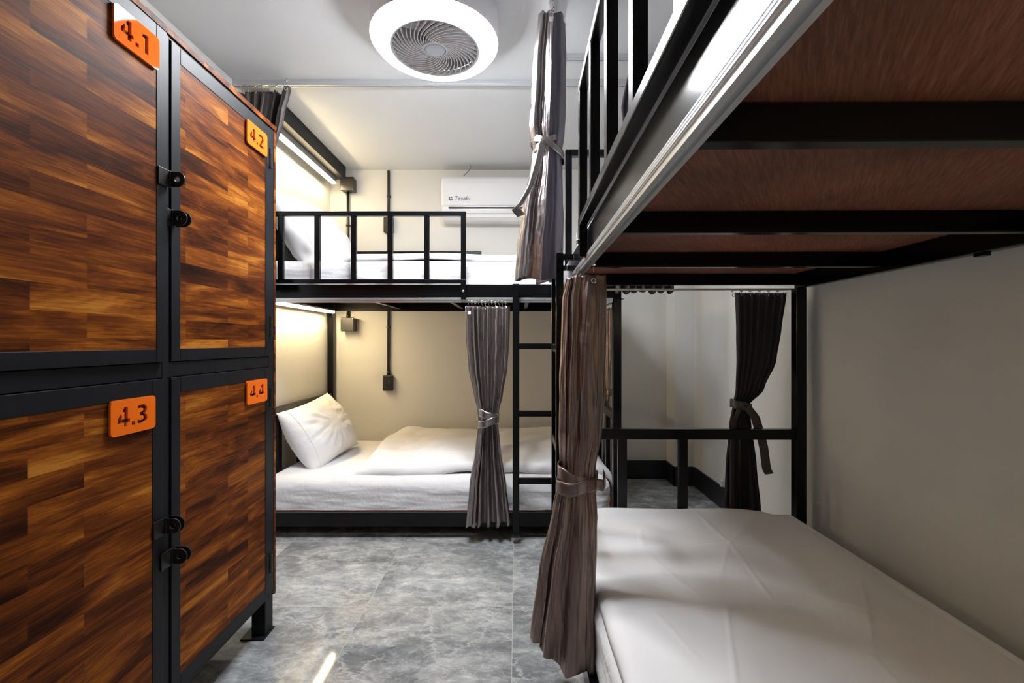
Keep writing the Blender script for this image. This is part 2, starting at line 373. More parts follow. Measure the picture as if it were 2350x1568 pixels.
def soft_box(name, x0, x1, y0, y1, z0, z1, r, material, parent=None, amp=0.004, n=70, seed=0.0):
    """rounded mattress with fine gathered wrinkles on the sides"""
    bm = bmesh.new(); bmesh.ops.create_cube(bm, size=1)
    bmesh.ops.subdivide_edges(bm, edges=bm.edges, cuts=n, use_grid_fill=True)
    sx, sy, sz = x1-x0, y1-y0, z1-z0
    for v_ in bm.verts:
        p_ = Vector((x0+sx*(v_.co.x+.5), y0+sy*(v_.co.y+.5), z0+sz*(v_.co.z+.5)))
        c = Vector((min(max(p_.x, x0+r), x1-r), min(max(p_.y, y0+r), y1-r), min(p_.z, z1-r)))
        d = p_-c
        if d.length > 1e-6:
            nrm = d.normalized(); p_ = c+nrm*r
            k = 1-abs(nrm.z)
            q = Vector((p_.x*7, p_.y*7, p_.z*26+seed))
            p_ += nrm*amp*(k*1.3*noise.noise(q)+0.5*noise.noise(Vector((p_.x*30, p_.y*30, p_.z*60)))*k)
            if nrm.z > 0.9: p_.z += amp*0.8*noise.noise(Vector((p_.x*3, p_.y*3, seed)))
        v_.co = p_
    return finish(name, bm, material, parent, True)
def edgefall(d, r):          # smooth rounded drop near an edge, d = distance to edge
    if d >= r: return 0.0
    t = 1-d/r; return 1-math.sqrt(max(0, 1-t*t))
# mattresses
soft_box('mattress', -1.44, 0.535, 2.535, 3.575, 0.149, 0.325, 0.075, M['sheet'], seed=1)
tag(bpy.data.objects['mattress'], 'white sheeted mattress on the lower deck along the back wall', 'mattress', 'white mattresses')
o = soft_box('mattress', -1.43, 0.535, 2.535, 3.56, 1.407, 1.545, 0.055, M['sheet'], seed=5)
tag(o, 'white sheeted mattress on the upper deck along the back wall, behind the guard rail', 'mattress', 'white mattresses')
o = soft_box('mattress', 0.226, 1.238, 0.14, 2.04, 0.149, 0.328, 0.05, M['sheet'], seed=9)
tag(o, 'white mattress under the large duvet on the lower deck by the right wall', 'mattress', 'white mattresses')
o = soft_box('mattress', 0.262, 1.238, 0.14, 2.04, 1.407, 1.545, 0.055, M['sheet'], seed=13)
tag(o, 'white mattress on the upper deck by the right wall, seen edge-on through the guard bars', 'mattress', 'white mattresses')

# lower near duvet: spread over the whole mattress, creased by its folds
CR = [((0.45, 1.63), (1.12, 1.64), 0.0035), ((0.28, 1.23), (0.96, 1.235), 0.005), ((0.78, 1.98), (0.765, 1.63), 0.005), ((0.765, 1.63), (0.71, 1.22), 0.004),
      ((0.486, 1.78), (0.447, 1.61), 0.005), ((0.447, 1.61), (0.52, 1.28), 0.004), ((0.576, 1.25), (0.46, 0.95), 0.006), ((0.46, 0.95), (0.42, 0.4), 0.005), ((1.18, 1.55), (0.83, 1.05), 0.006),
      ((0.83, 1.05), (0.78, 0.45), 0.005), ((0.765, 1.63), (1.02, 1.93), 0.005), ((0.60, 1.35), (0.76, 1.62), 0.004), ((0.84, 1.30), (0.98, 1.20), 0.005), ((0.36, 1.25), (0.42, 1.02), 0.003), ((1.0, 0.9), (1.15, 0.4), 0.004)]
def crease(x, y):
    h = 0.0
    for (a0, b0), (a1, b1), A in CR:
        dx, dy = a1-a0, b1-b0; t = ((x-a0)*dx+(y-b0)*dy)/(dx*dx+dy*dy); t2 = min(max(t, 0), 1)
        wob = 0.020*noise.noise(Vector((t*5, A*900, 2)))
        d = math.hypot(x-a0-dx*t2, y-b0-dy*t2)+wob*0.35
        fade = math.sin(PI*min(max(t2, 0.04), 0.96))**0.4
        h += 0.75*A*fade*math.exp(-(d/0.0065)**2)+A*1.5*fade*math.exp(-(d/0.075)**2)
    return h
def near_duvet(u, v_):
    X0, X1, Y0, Y1 = 0.240, 1.268, 0.09, 2.05
    x = X0+(X1-X0)*u; y = Y0+(Y1-Y0)*v_
    h = 0.344+0.014*noise.noise(Vector((x*2.3, y*2.1, 3)))+0.005*noise.noise(Vector((x*6+2*y, y*5, 8)))+crease(x, y)
    # plump near the foot, falling towards the wall corner
    r1 = 0.055+0.02*noise.noise(Vector((y*3, 1, 1)))
    dl = x-X0; dr = X1-x; dt = Y1-y; db = y-Y0
    h -= 0.030*edgefall(dl, 0.035)+0.115*edgefall(dr, 0.20)+0.10*edgefall(dt, 0.05)+0.10*edgefall(db, 0.05)
    cx, cy = x-1.08, y-1.86
    if cx > 0 and cy > 0: h -= 0.9*(cx*cy)
    x += 0.006*noise.noise(Vector((y*6, h*30, 0)))*(1-min(dl/0.08, 1))
    y -= 0.05*max(0, (x-0.9))*max(0, (y-1.7))/0.1
    x -= 0.075*max(0.0, noise.noise(Vector((y*2.6, 4.0, 0)))+0.25)*u**3
    return (x, y, h)
o = grid_sheet('duvet', 220, 400, near_duvet, M['duvet'], thick=0.010)
tag(o, 'large creased white duvet spread flat on the lower bed by the right wall', 'duvet')

# back lower duvet: folded, its left end turned diagonally
def back_duvet(u, v_):
    x0 = -1.185+0.23*v_**1.1+0.012*math.sin(v_*9); y0 = 2.60; y1 = 3.555
    # left edge slants from front-left to back-right
    yf = y0+0.02*noise.noise(Vector((u*3, 0, 4)))+0.035*u
    x0 = -0.945+0.03*math.sin(v_*7)+0.05*v_*v_
    x1 = 0.560
    x = x0+(x1-x0)*u; y = yf+(y1-yf)*v_
    h = 0.366+0.055*v_*(1-0.3*u)+0.034*noise.noise(Vector((x*3.0+1.3*y, y*2.6, 5)))+0.022*abs(noise.noise(Vector((x*6.5-3*y, y*5, 9))))
    h += 0.022*math.exp(-((x-y*1.1+3.35)/0.08)**2)*min(1, v_*3)
    h -= 0.050*edgefall((x-x0), 0.05)+0.045*edgefall((y-yf), 0.045)+0.05*edgefall(y1-y, 0.06)+0.09*edgefall(x1-x, 0.12)
    return (x, y, h)
o = grid_sheet('duvet', 150, 100, back_duvet, M['duvet'], thick=0.012)
tag(o, 'folded white duvet on the lower bed along the back wall', 'duvet')
def up_duvet(u, v_):
    x0 = -0.98+0.02*math.sin(v_*6); x1 = 0.53; y0, y1 = 2.56, 3.50
    x = x0+(x1-x0)*u; y = y0+(y1-y0)*v_
    h = 1.578+0.018*noise.noise(Vector((x*2.4, y*2.2, 15)))+0.012*math.exp(-((x+0.55)/0.25)**2)
    h -= 0.035*edgefall(x-x0, 0.07)+0.04*edgefall(y-y0, 0.07)+0.05*edgefall(y1-y, 0.07)+0.04*edgefall(x1-x, 0.07)
    return (x, y, h)
o = grid_sheet('duvet', 90, 60, up_duvet, M['duvet'], thick=0.012)
tag(o, 'white duvet on the upper bed along the back wall, above the black beam', 'duvet')
def upn_duvet(u, v_):
    x0, x1, y0, y1 = 0.262, 1.24, 0.5, 1.98
    x = x0+(x1-x0)*u; y = y0+(y1-y0)*v_
    h = 1.610+0.02*noise.noise(Vector((x*2.4, y*2.2, 25)))
    h -= 0.055*edgefall(x-x0, 0.07)+0.05*edgefall(y-y0, 0.07)+0.05*edgefall(y1-y, 0.07)+0.05*edgefall(x1-x, 0.07)
    return (x, y, h)
o = grid_sheet('duvet', 60, 80, upn_duvet, M['duvet'], thick=0.012)
tag(o, 'white duvet on the upper bed by the right wall, glimpsed through the guard bars', 'duvet')

def pillow(loc, rot, w, h, t, label, seed):
    bm = bmesh.new(); n = 56; L1, L2 = [], []
    for side, LL in ((1, L1), (-1, L2)):
        for i in range(n+1):
            row = []
            for j in range(n+1):
                u, v_ = 2*i/n-1, 2*j/n-1
                pinch = 1-0.10*(abs(u)**2.2)*(1-abs(v_)**2) ; pinch2 = 1-0.10*(abs(v_)**2.2)*(1-abs(u)**2)
                x = w/2*u*pinch2*(1-0.06*(1-u*u)*abs(v_)); y = h/2*v_*pinch*(1-0.07*(1-u*u)*v_**2)
                prof = (max(0, 1-abs(u)**2.6)*max(0, 1-abs(v_)**2.6))**0.55
                ang = math.atan2(v_, u); rr = math.hypot(u, v_)
                wr = 0.013*noise.noise(Vector((ang*5, rr*2.0, seed)))*min(1, rr*1.3)+0.006*noise.noise(Vector((u*3+v_*1.5, v_*5, seed+3)))
                z = side*(t/2*prof*(1+0.10*noise.noise(Vector((u, v_, seed+9)))) + (wr*prof if prof > 0 else 0))
                edge = (i in (0, n)) or (j in (0, n))
                if edge: z = 0.004*noise.noise(Vector((u*4, v_*4, seed)))
                row.append(bm.verts.new((x, y, z)))
            LL.append(row)
    for LL, fl in ((L1, False), (L2, True)):
        for i in range(n):
            for j in range(n):
                f = (LL[i][j], LL[i+1][j], LL[i+1][j+1], LL[i][j+1]); bm.faces.new(f[::-1] if fl else f)
    bmesh.ops.remove_doubles(bm, verts=bm.verts, dist=0.0004)
    o = finish('pillow', bm, M['pillow'], None, True); o.location = loc; o.rotation_euler = rot
    s = MB()                                  # stitched seam line near one short edge
    pts = []
    for k in range(29):
        v_ = -0.9+1.8*k/28; u = 0.86
        prof = (max(0, 1-abs(u)**2.6)*max(0, 1-abs(v_)**2.6))**0.55
        pts.append((w/2*u*(1-0.10*abs(v_)**2.2*(1-u*u))*(1-0.06*(1-u*u)*abs(v_)), h/2*v_*(1-0.10*abs(u)**2.2*(1-v_**2))*(1-0.07*(1-u*u)*v_**2), t/2*prof+0.0015))
    s.tube(pts, 0.0013, 6); s.build('seam', M['pillow'], o, True)
    return tag(o, label, 'pillow', 'white pillows')
def basis(xax, zax):
    z = Vector(zax).normalized(); x = Vector(xax); x = (x-z*x.dot(z)).normalized(); y = z.cross(x)
    return Matrix((x, y, z)).transposed().to_euler()
# leaning against the head frames: long side along the bed width
pillow((-1.285, 3.00, 0.505), basis((0.10, -1, 0.02), (0.86, -0.14, 0.50)), 0.59, 0.43, 0.25, 'plump white pillow leaning on the headboard of the lower back bed', 2)
pillow((-1.300, 3.00, 1.755), basis((0.06, -1, 0), (0.88, -0.05, 0.44)), 0.80, 0.52, 0.26, 'white pillow leaning on the headboard of the upper back bed behind the guard rail', 7)

# ---------------------------------------------------------------- lockers
LK = empty('locker_cabinet', (-0.899, 0.65, 0), 0.0192, 'tall wood and black steel locker cabinet with four numbered doors on the left', 'locker cabinet')
LB = M['lockblack']
zt, zb_ = 1.886, 0.135
mb = MB()
for y0, y1 in ((0.0, 0.0225), (0.518, 0.542), (1.038, 1.075)):
    mb.box(-0.040, 0.0, y0, y1, zb_, zt, 0.0015)
for z0, z1 in ((zb_, 0.152), (0.992, 1.031), (1.878, zt)):
    for a_, b2 in ((0.0225, 0.518), (0.542, 1.038)): mb.box(-0.039, -0.001, a_, b2, z0, z1, 0.001)
mb.box(-0.53, -0.49, 1.035, 1.075, zb_, zt, 0.0015); mb.box(-0.53, -0.49, 0, 0.04, zb_, zt, 0.0015)
mb.box(-0.49, -0.04, 1.045, 1.075, zb_, 0.165, 0.001); mb.box(-0.49, -0.04, 0, 0.03, zb_, 0.165, 0.001)
mb.build('frame', LB, LK)
for x in (-0.053, -0.53):
    for y0 in (0.0, 1.020):
        l = MB().box(x, x+0.05 if x > -0.1 else x+0.045, y0, y0+0.055, 0.006, zb_, 0.002).build('leg', LB, LK)
        MB().box(x-0.03, x+0.055, y0-0.02, y0+0.06, 0, 0.006, 0.001).build('foot_plate', LB, l)
MB().box(-0.54, 0.004, -0.015, 1.088, zt+0.001, zt+0.018).build('top_panel', M['slabedge'], LK)
for y0 in (1.0765, -0.013): MB().box(-0.535, 0.001, y0, y0+0.0115, 0.128, zt).build('side_panel', M['acacia'], LK)
MB().box(-0.535, -0.531, 0.0, 1.074, zb_, zt).build('back_panel', M['acacia'], LK)
MB().box(-0.485, -0.045, 0.03, 1.04, 1.0, 1.012).build('shelf', M['acacia'], LK)
MB().box(-0.485, -0.045, 0.03, 1.04, 0.155, 0.165).build('shelf', M['acacia'], LK)
# stencil digits, 8 units tall
DG = {'4': [(0, 1.7), (3.2, 1.7), (3.2, 0), (5, 0), (5, 1.7), (6, 1.7), (6, 3.2), (5, 3.2), (5, 8), (3.4, 8), (2.45, 6.75), (2.85, 5.2), (3.3, 5.9), (3.3, 3.2), (1.5, 3.2), (2.15, 4.15), (1.65, 5.6), (0, 3.3)],
      '1': [(0, 6.2), (0, 7.3), (1.7, 8), (3.1, 8), (3.1, 0), (1.3, 0), (1.3, 6.2)],
      '2': [(0, 0), (5.2, 0), (5.2, 1.5), (2.5, 1.5), (4.5, 3.7), (5.1, 4.7), (5.25, 5.8), (5.0, 6.8), (4.2, 7.7), (2.9, 8), (1.4, 7.85), (0.2, 7.4), (0.2, 5.9), (1.3, 6.4), (2.4, 6.55), (3.2, 6.2), (3.4, 5.5), (3.0, 4.6), (0, 1.3)],
      '3': [(0.2, 7.6), (1.8, 8), (3.4, 8), (4.5, 7.5), (5, 6.6), (5, 5.8), (4.6, 4.8), (3.7, 4.25), (4.7, 3.6), (5.2, 2.7), (5.2, 1.9), (4.8, .9), (3.5, 0.1), (1.6, 0), (0, .4), (0, 1.9), (1.2, 1.5), (2.5, 1.5), (3.2, 2.0), (3.2, 2.8), (2.6, 3.35), (1.1, 3.45), (1.1, 4.8), (2.4, 4.95), (3.05, 5.4), (3.05, 6.1), (2.4, 6.55), (1.4, 6.5), (.2, 6.15)],
      '.': [(0, 0), (1.6, 0), (1.6, 1.6), (0, 1.6)]}
ADV = {'4': 7.0, '.': 2.9, '1': 5, '2': 5.2, '3': 5.2}
def number_plate(txt, yr, ztop, door):
    w_, h_, r = 0.128, 0.081, 0.010; out = []
    for cx, cy, a0 in ((w_-r, h_-r, 0), (r, h_-r, 90), (r, r, 180), (w_-r, r, 270)):
        for k in range(6): a_ = math.radians(a0+18*k); out.append((cx+r*math.cos(a_), cy+r*math.sin(a_)))
    sp = [out]; u = 0.0056; x = 0.0175; y = 0.0185
    for ch in txt:
        sp.append([(x+a_*u, y+b2*u) for a_, b2 in DG[ch]]); x += ADV[ch]*u+ (0.0035 if ch == '.' and txt[-1] == '1' else 0)
    # curve (x,y) -> local (-): x runs along +y of the locker
    Mx = Matrix(((0, 0, 1, 0.0075), (1, 0, 0, yr-w_), (0, 1, 0, ztop-h_), (0, 0, 0, 1)))
    o = flat_curve('number_plate', sp, 0.0026, M['orange'], door, Mx)
    o['label'] = 'orange plate with %s cut out' % txt
def hasp(y, z, door, twin, sgn=1):
    """padlock lug: plate on the door edge bent outwards, an eye facing the room's near end"""
    mb = MB(); mb.box(0.0045, 0.0075, y-0.050, y-0.014, z-0.022, z+0.022, 0.001)
    mb.box(0.0045, 0.010, y-0.016, y-0.012, z-0.022, z+0.022, 0.001)
    mats = 2 if twin else 1
    for k in range(mats):
        yy = y-0.014+k*0.016; n = 22; R, rh, cx, th = 0.0195, 0.0072, 0.026, 0.0035
        outer, inner = [], []
        for i in range(n):
            a_ = 2*PI*i/n; ox, oz = cx+R*math.cos(a_), R*math.sin(a_)
            if math.cos(a_) < 0: ox = max(cx-0.022, 0.006) if True else ox; oz = max(-R, min(R, R*1.0*math.sin(a_)*1.35))
            outer.append((ox, z+oz)); inner.append((cx+rh*math.cos(a_), z+rh*math.sin(a_)))
        A = [[mb.bm.verts.new((p_[0], yy+d, p_[1])) for p_ in q] for d in (0, th) for q in (outer, inner)]
        for i in range(n):
            j = (i+1) % n
            mb.bm.faces.new((A[0][i], A[0][j], A[1][j], A[1][i])); mb.bm.faces.new((A[2][j], A[2][i], A[3][i], A[3][j]))
            mb.bm.faces.new((A[0][j], A[0][i], A[2][i], A[2][j])); mb.bm.faces.new((A[1][i], A[1][j], A[3][j], A[3][i]))
    mb.build('hasp', M['plastic'], door)
def hinge(y, z, door):
    mb = MB(); mb.tube([(0.006, y, z-0.036), (0.006, y, z-0.012)], 0.0065, 12); mb.tube([(0.006, y, z-0.011), (0.006, y, z+0.013)], 0.0062, 12)
    mb.tube([(0.006, y, z+0.014), (0.006, y, z+0.036)], 0.0065, 12); mb.box(0.0025, 0.005, y-0.020, y, z-0.034, z+0.034, 0.001)
    mb.build('hinge', M['plastic'], door)
def door(y0, y1, z0, z1, wl, wr, txt, hz, twin, hinge_side, ajar=0.0, lugy=None):
    cx = y0 if hinge_side < 0 else y1
    d = MB()
    a_, b2 = y0+wl, y1-wr; c, e = z0+0.033, z1-0.042
    for (p0, p1, q0, q1) in ((y0, a_, z0, z1), (b2, y1, z0, z1), (a_, b2, z0, c), (a_, b2, e, z1)):
        d.box(-0.024, 0.0035, p0+0.0002, p1-0.0002, q0, q1, 0.0012)
    bmesh.ops.translate(d.bm, verts=d.bm.verts, vec=(0, 0, 0))
    D = d.build('door', LB, LK); D['label'] = 'wooden locker door numbered %s' % txt
    p_ = MB().box(-0.012, 0.0022, a_-0.001, b2+0.001, c-0.001, e+0.001, 0).build('door_panel', M['acacia'], D)
    number_plate(txt, b2+0.001, e+0.004, D)
    hasp(lugy, hz, D, twin)
    for z in (z1-0.11, z0+0.11): hinge(cx+(0.004 if hinge_side > 0 else -0.004), z, D)
    if ajar:
        Mj = Matrix.Translation((0, cx, 0)) @ Matrix.Rotation(-ajar, 4, 'Z') @ Matrix.Translation((0, -cx, 0))
        D.matrix_local = Mj
    return D
door(0.545, 1.036, 1.033, 1.876, 0.034, 0.027, '4.2', 1.409, True, 1, lugy=0.556)
door(0.545, 1.036, 0.154, 0.990, 0.034, 0.027, '4.4', 0.522, True, 1, lugy=0.556)
door(0.024, 0.516, 0.154, 0.990, 0.027, 0.034, '4.3', 0.611, True, -1, lugy=0.532)
door(0.024, 0.516, 1.033, 1.876, 0.027, 0.034, '4.1', 1.502, False, -1, 0.022, lugy=0.534)

# ---------------------------------------------------------------- curtains
def catmull(K, z):
    K = sorted(K, key=lambda k: -k[0])
    if z >= K[0][0]: return K[0][1:]
    if z <= K[-1][0]: return K[-1][1:]
    for i in range(len(K)-1):
        if K[i][0] >= z >= K[i+1][0]: break
    t = (K[i][0]-z)/(K[i][0]-K[i+1][0]); out = []
    t2 = t*t*(3-2*t)*0.5+t*0.5
    for a_, b2 in zip(K[i][1:], K[i+1][1:]): out.append(a_+(b2-a_)*t2)
    return out
def polyline(P, s):
    d = [0]; 
    for a_, b2 in zip(P, P[1:]): d.append(d[-1]+math.hypot(b2[0]-a_[0], b2[1]-a_[1]))
    q = s*d[-1]
    for i in range(len(P)-1):
        if q <= d[i+1] or i == len(P)-2: break
    t = (q-d[i])/max(1e-6, d[i+1]-d[i]); a_, b2 = P[i], P[i+1]
    return (a_[0]+(b2[0]-a_[0])*t, a_[1]+(b2[1]-a_[1])*t), ((b2[0]-a_[0]), (b2[1]-a_[1]))
def curtain(name, K, base, folds, mats, label, group=None, nz=110, ns=300, seed=0, sharp=0.0, thick=0.0022, hem=0.012, parent=None):
    """K rows: z, centre x, centre y, size x, size y, fold depth;  base: plan polyline in [-.5,.5]"""
    zt_, zb2 = max(k[0] for k in K), min(k[0] for k in K)
    # smooth the plan
    PP = [polyline(base, i/ns)[0] for i in range(ns+1)]
    for _ in range(int(ns*0.035)):
        PP = [PP[0]]+[((PP[i-1][0]+PP[i][0]*2+PP[i+1][0])/4, (PP[i-1][1]+PP[i][1]*2+PP[i+1][1])/4) for i in range(1, ns)]+[PP[-1]]
    def f(s, tz):
        z = zt_+(zb2-zt_)*tz
        cx, cy, sx, sy, A = catmull(K, z)
        i = min(ns, max(0, int(round(s*ns)))); a_, b2 = PP[i]
        i0, i1 = max(0, i-1), min(ns, i+1); dx, dy = (PP[i1][0]-PP[i0][0])*sx, (PP[i1][1]-PP[i0][1])*sy
        l = math.hypot(dx, dy) or 1; nx, ny = dy/l, -dx/l
        ph = 0.9*noise.noise(Vector((s*folds*0.55, z*0.5, seed)))*2+0.25*noise.noise(Vector((s*9, z*2.2, seed+5)))
        w_ = math.sin(2*PI*folds*s+ph*1.6); 
        w_ = math.copysign(abs(w_)**(1-sharp), w_)
        a2 = A*(0.75+0.5*noise.noise(Vector((s*folds*0.8, z*1.2, seed+11))))
        kk = 0.0035*noise.noise(Vector((s*22, z*7, seed+2)))+0.0018*noise.noise(Vector((s*50, z*16, seed+2)))
        x = cx+sx*a_+nx*(w_*a2+kk); y = cy+sy*b2+ny*(w_*a2+kk)
        if tz > 0.985: z += 0.0
        zz = z-hem*(0.6*math.sin(2*PI*folds*s+1)+noise.noise(Vector((s*7, 1, seed))))*max(0, (tz-0.8)/0.2)
        zz -= 0.004*abs(math.sin(2*PI*folds*s))*max(0, 1-tz*12)
        return (x, y, zz)
    o = grid_sheet(name, ns, nz, f, mats, thick=thick, parent=parent)
    if label: tag(o, label, 'curtain', group)
    return o
def band(name, cx, cy, z, rx, ry, h_, material, parent, tilt=(0, 0), t=0.003, wob=0.0, seed=0):
    n = 72
    def f(u, v_):
        a_ = 2*PI*u; r = 1+wob*math.sin(3*a_+seed)
        x = rx*r*math.cos(a_); y = ry*r*math.sin(a_)
        return (cx+x, cy+y, z+tilt[0]*x+tilt[1]*y+h_*(v_-.5)+0.002*math.sin(5*a_+seed))
    return grid_sheet(name, n, 5, f, material, parent=parent, thick=t)
def ribbon(name, pts, wvec, material, parent, t=0.0025):
    pts = [Vector(p_) for p_ in pts]; wv = Vector(wvec); n = 24
    def P(s):
        q = s*(len(pts)-1); i = min(int(q), len(pts)-2); return pts[i].lerp(pts[i+1], q-i)
    def f(u, v_): 
        q = P(u); return tuple(q+wv*(v_-.5)+Vector((0, 0.002*math.sin(u*9), 0)))
    return grid_sheet(name, n, 4, f, material, parent=parent, thick=t)
def hook_set(parent, pts, drop=0.035, axis='y'):
    for (x, y, z) in pts:      # z = grommet height; wire rises to the track
        mb = MB(); mb.tube([(x, y, z-0.004), (x+0.004, y, z+0.006), (x+0.001, y, z+drop*0.6), (x-0.003, y, z+drop*0.85), (x, y, z+drop)], 0.0013, 6)
        mb.box(x-0.005, x+0.005, y-0.005, y+0.005, z+drop-0.004, z+drop+0.008, 0.001)
        mb.build('hook', M['steel'], parent, True)

# 1. brown curtain on the near lower bunk (hangs on the side track, nearest the camera)
base1 = [(0.02, 0.5), (-0.5, 0.38), (-0.30, 0.20), (-0.44, 0.05), (-0.20, -0.12), (-0.30, -0.22), (0.0, -0.36), (0.28, -0.5), (0.43, -0.44), (0.42, -0.28), (0.36, -0.20), (0.5, -0.12)]
c1 = curtain('curtain', [(1.292, 0.2195, 1.425, 0.118, 0.10, 0.005), (1.22, 0.213, 1.43, 0.128, 0.13, 0.009), (0.93, 0.205, 1.43, 0.128, 0.14, 0.011), (0.80, 0.201, 1.425, 0.118, 0.12, 0.009),
    (0.70, 0.190, 1.405, 0.100, 0.085, 0.007), (0.655, 0.1865, 1.40, 0.102, 0.080, 0.006), (0.56, 0.180, 1.395, 0.126, 0.12, 0.009), (0.36, 0.158, 1.395, 0.16, 0.17, 0.013), (0.150, 0.141, 1.375, 0.185, 0.215, 0.017)],
    base1, 4.6, [M['lining'], M['bronze']], 'brown satin curtain tied back at the front of the right lower bunk, nearest the camera', 'tied back satin curtains', seed=3, ns=420, nz=150, hem=0.02, sharp=0.15)
band('tieback', 0.187, 1.40, 0.670, 0.059, 0.052, 0.040, M['bronze'], c1, tilt=(-0.35, 0.1), seed=1)
band('tieback', 0.187, 1.40, 0.655, 0.062, 0.055, 0.040, M['bronze'], c1, tilt=(0.18, 0.1), seed=2)
ribbon('tieback_tail', [(0.235, 1.372, 0.655), (0.262, 1.37, 0.652), (0.268, 1.372, 0.668), (0.263, 1.38, 0.685)], (0, 0.004, 0.034), M['bronze'], c1)
hook_set(c1, [(0.232, 1.366, 1.268)], 0.048)
MB().torus((0.232, 1.364, 1.268), 0.0065, 0.0018, 'y').build('grommet', M['steel'], c1, True)
hook_set(c1, [(0.195, 1.40+0.014*k, 1.288) for k in range(5)], 0.022)

# 2. tall curtain on the ceiling track, in front of the upper bunks
base2 = [(-0.05, 0.5), (0.34, 0.42), (0.2, 0.3), (0.5, 0.22), (0.46, 0.04), (0.30, -0.04), (0.38, -0.16), (0.30, -0.32), (0.02, -0.28), (-0.22, -0.14), (-0.40, -0.06), (-0.5, -0.2), (-0.38, -0.36), (-0.24, -0.28), (-0.16, -0.40), (0.02, -0.5)]
c2 = curtain('curtain', [(2.405, 0.146, 1.86, 0.110, 0.14, 0.003), (2.2, 0.137, 1.86, 0.135, 0.16, 0.006), (1.95, 0.128, 1.86, 0.145, 0.16, 0.007), (1.865, 0.128, 1.86, 0.116, 0.12, 0.005), (1.80, 0.125, 1.86, 0.125, 0.13, 0.006),
    (1.60, 0.110, 1.86, 0.170, 0.16, 0.008), (1.45, 0.098, 1.86, 0.188, 0.17, 0.009), (1.335, 0.092, 1.86, 0.192, 0.17, 0.010)],
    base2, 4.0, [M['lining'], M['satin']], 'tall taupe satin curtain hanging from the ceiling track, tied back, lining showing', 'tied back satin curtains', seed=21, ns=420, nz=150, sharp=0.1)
band('tieback', 0.127, 1.86, 1.868, 0.068, 0.075, 0.030, M['satin'], c2, tilt=(-0.55, 0), seed=4)
band('tieback', 0.118, 1.86, 1.878, 0.055, 0.070, 0.026, M['satin'], c2, tilt=(0.55, 0), seed=5)
ribbon('tieback_tail', [(0.105, 1.787, 1.885), (0.088, 1.780, 1.80), (0.060, 1.775, 1.70), (0.020, 1.775, 1.625), (-0.004, 1.78, 1.607), (0.02, 1.785, 1.58)], (0.030, 0, 0.012), M['satin'], c2)
hook_set(c2, [(0.142, 1.79, 2.388)], 0.045)
MB().torus((0.142, 1.787, 2.386), 0.0075, 0.002, 'y').build('grommet', M['steel'], c2, True)
MB().box(0.128, 0.147, 1.7865, 1.7875, 2.345, 2.362, 0.0003).build('care_label', M['label'], c2)

# 3. satin curtain below the back bunk's track
base3 = [(-0.42, 0.5), (-0.5, 0.1), (-0.44, -0.3), (-0.3, 0.0), (0.0, 0.0), (0.3, 0.0), (0.5, -0.05)]
c3 = curtain('curtain', [(1.283, -0.153, 2.49, 0.235, 0.05, 0.020), (1.10, -0.152, 2.488, 0.225, 0.055, 0.020), (0.95, -0.150, 2.485, 0.200, 0.055, 0.020), (0.80, -0.150, 2.48, 0.150, 0.050, 0.016), (0.70, -0.151, 2.478, 0.108, 0.05, 0.013),
    (0.645, -0.151, 2.476, 0.102, 0.05, 0.011), (0.52, -0.150, 2.472, 0.125, 0.06, 0.015), (0.30, -0.148, 2.465, 0.190, 0.08, 0.022), (0.098, -0.145, 2.455, 0.225, 0.10, 0.026)],
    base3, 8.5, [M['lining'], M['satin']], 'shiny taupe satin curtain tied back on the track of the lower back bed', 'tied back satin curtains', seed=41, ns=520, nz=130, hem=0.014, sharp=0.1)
band('tieback', -0.150, 2.474, 0.688, 0.055, 0.040, 0.044, M['satin'], c3, tilt=(-0.30, 0), seed=7)
band('tieback', -0.152, 2.474, 0.652, 0.057, 0.042, 0.040, M['satin'], c3, tilt=(0.30, 0), seed=8)
for k in range(12): hook_set(c3, [(-0.262+0.0185*k, 2.494-0.004*(k % 2), 1.272-0.004*(k % 3))], 0.034)
MB().box(-0.262, -0.246, 2.4575, 2.4585, 1.235, 1.252, 0.0003).build('care_label', M['label'], c3)

# 4. dark curtain on the ceiling track at the back left, drawn behind the lockers
base4 = [(-0.5, 0.1), (-0.2, 0.0), (0.1, 0.0), (0.34, 0.05), (0.42, -0.2), (0.5, -0.5)]
c4 = curtain('curtain', [(2.405, -1.325, 2.40, 0.30, 0.12, 0.020), (2.25, -1.340, 2.40, 0.255, 0.12, 0.018), (2.00, -1.385, 2.42, 0.17, 0.09, 0.012), (1.85, -1.405, 2.43, 0.12, 0.07, 0.008), (1.75, -1.40, 2.43, 0.13, 0.07, 0.010), (1.50, -1.375, 2.41, 0.17, 0.09, 0.012), (1.37, -1.360, 2.40, 0.19, 0.09, 0.014)],
    base4, 9.0, [M['darksatin'], M['darksatin']], 'dark taupe curtain on the ceiling track behind the top of the lockers', 'tied back satin curtains', seed=61, ns=420, nz=90)
band('tieback', -1.405, 2.43, 1.85, 0.064, 0.045, 0.034, M['darksatin'], c4, tilt=(-0.2, 0), seed=9)
for k in range(7): hook_set(c4, [(-1.44+0.037*k, 2.385-0.006*(k % 2), 2.392)], 0.034)
hook_set(c4, [(-1.180, 2.335, 2.385)], 0.045)
MB().torus((-1.180, 2.332, 2.383), 0.0075, 0.002, 'y').build('grommet', M['steel'], c4, True)

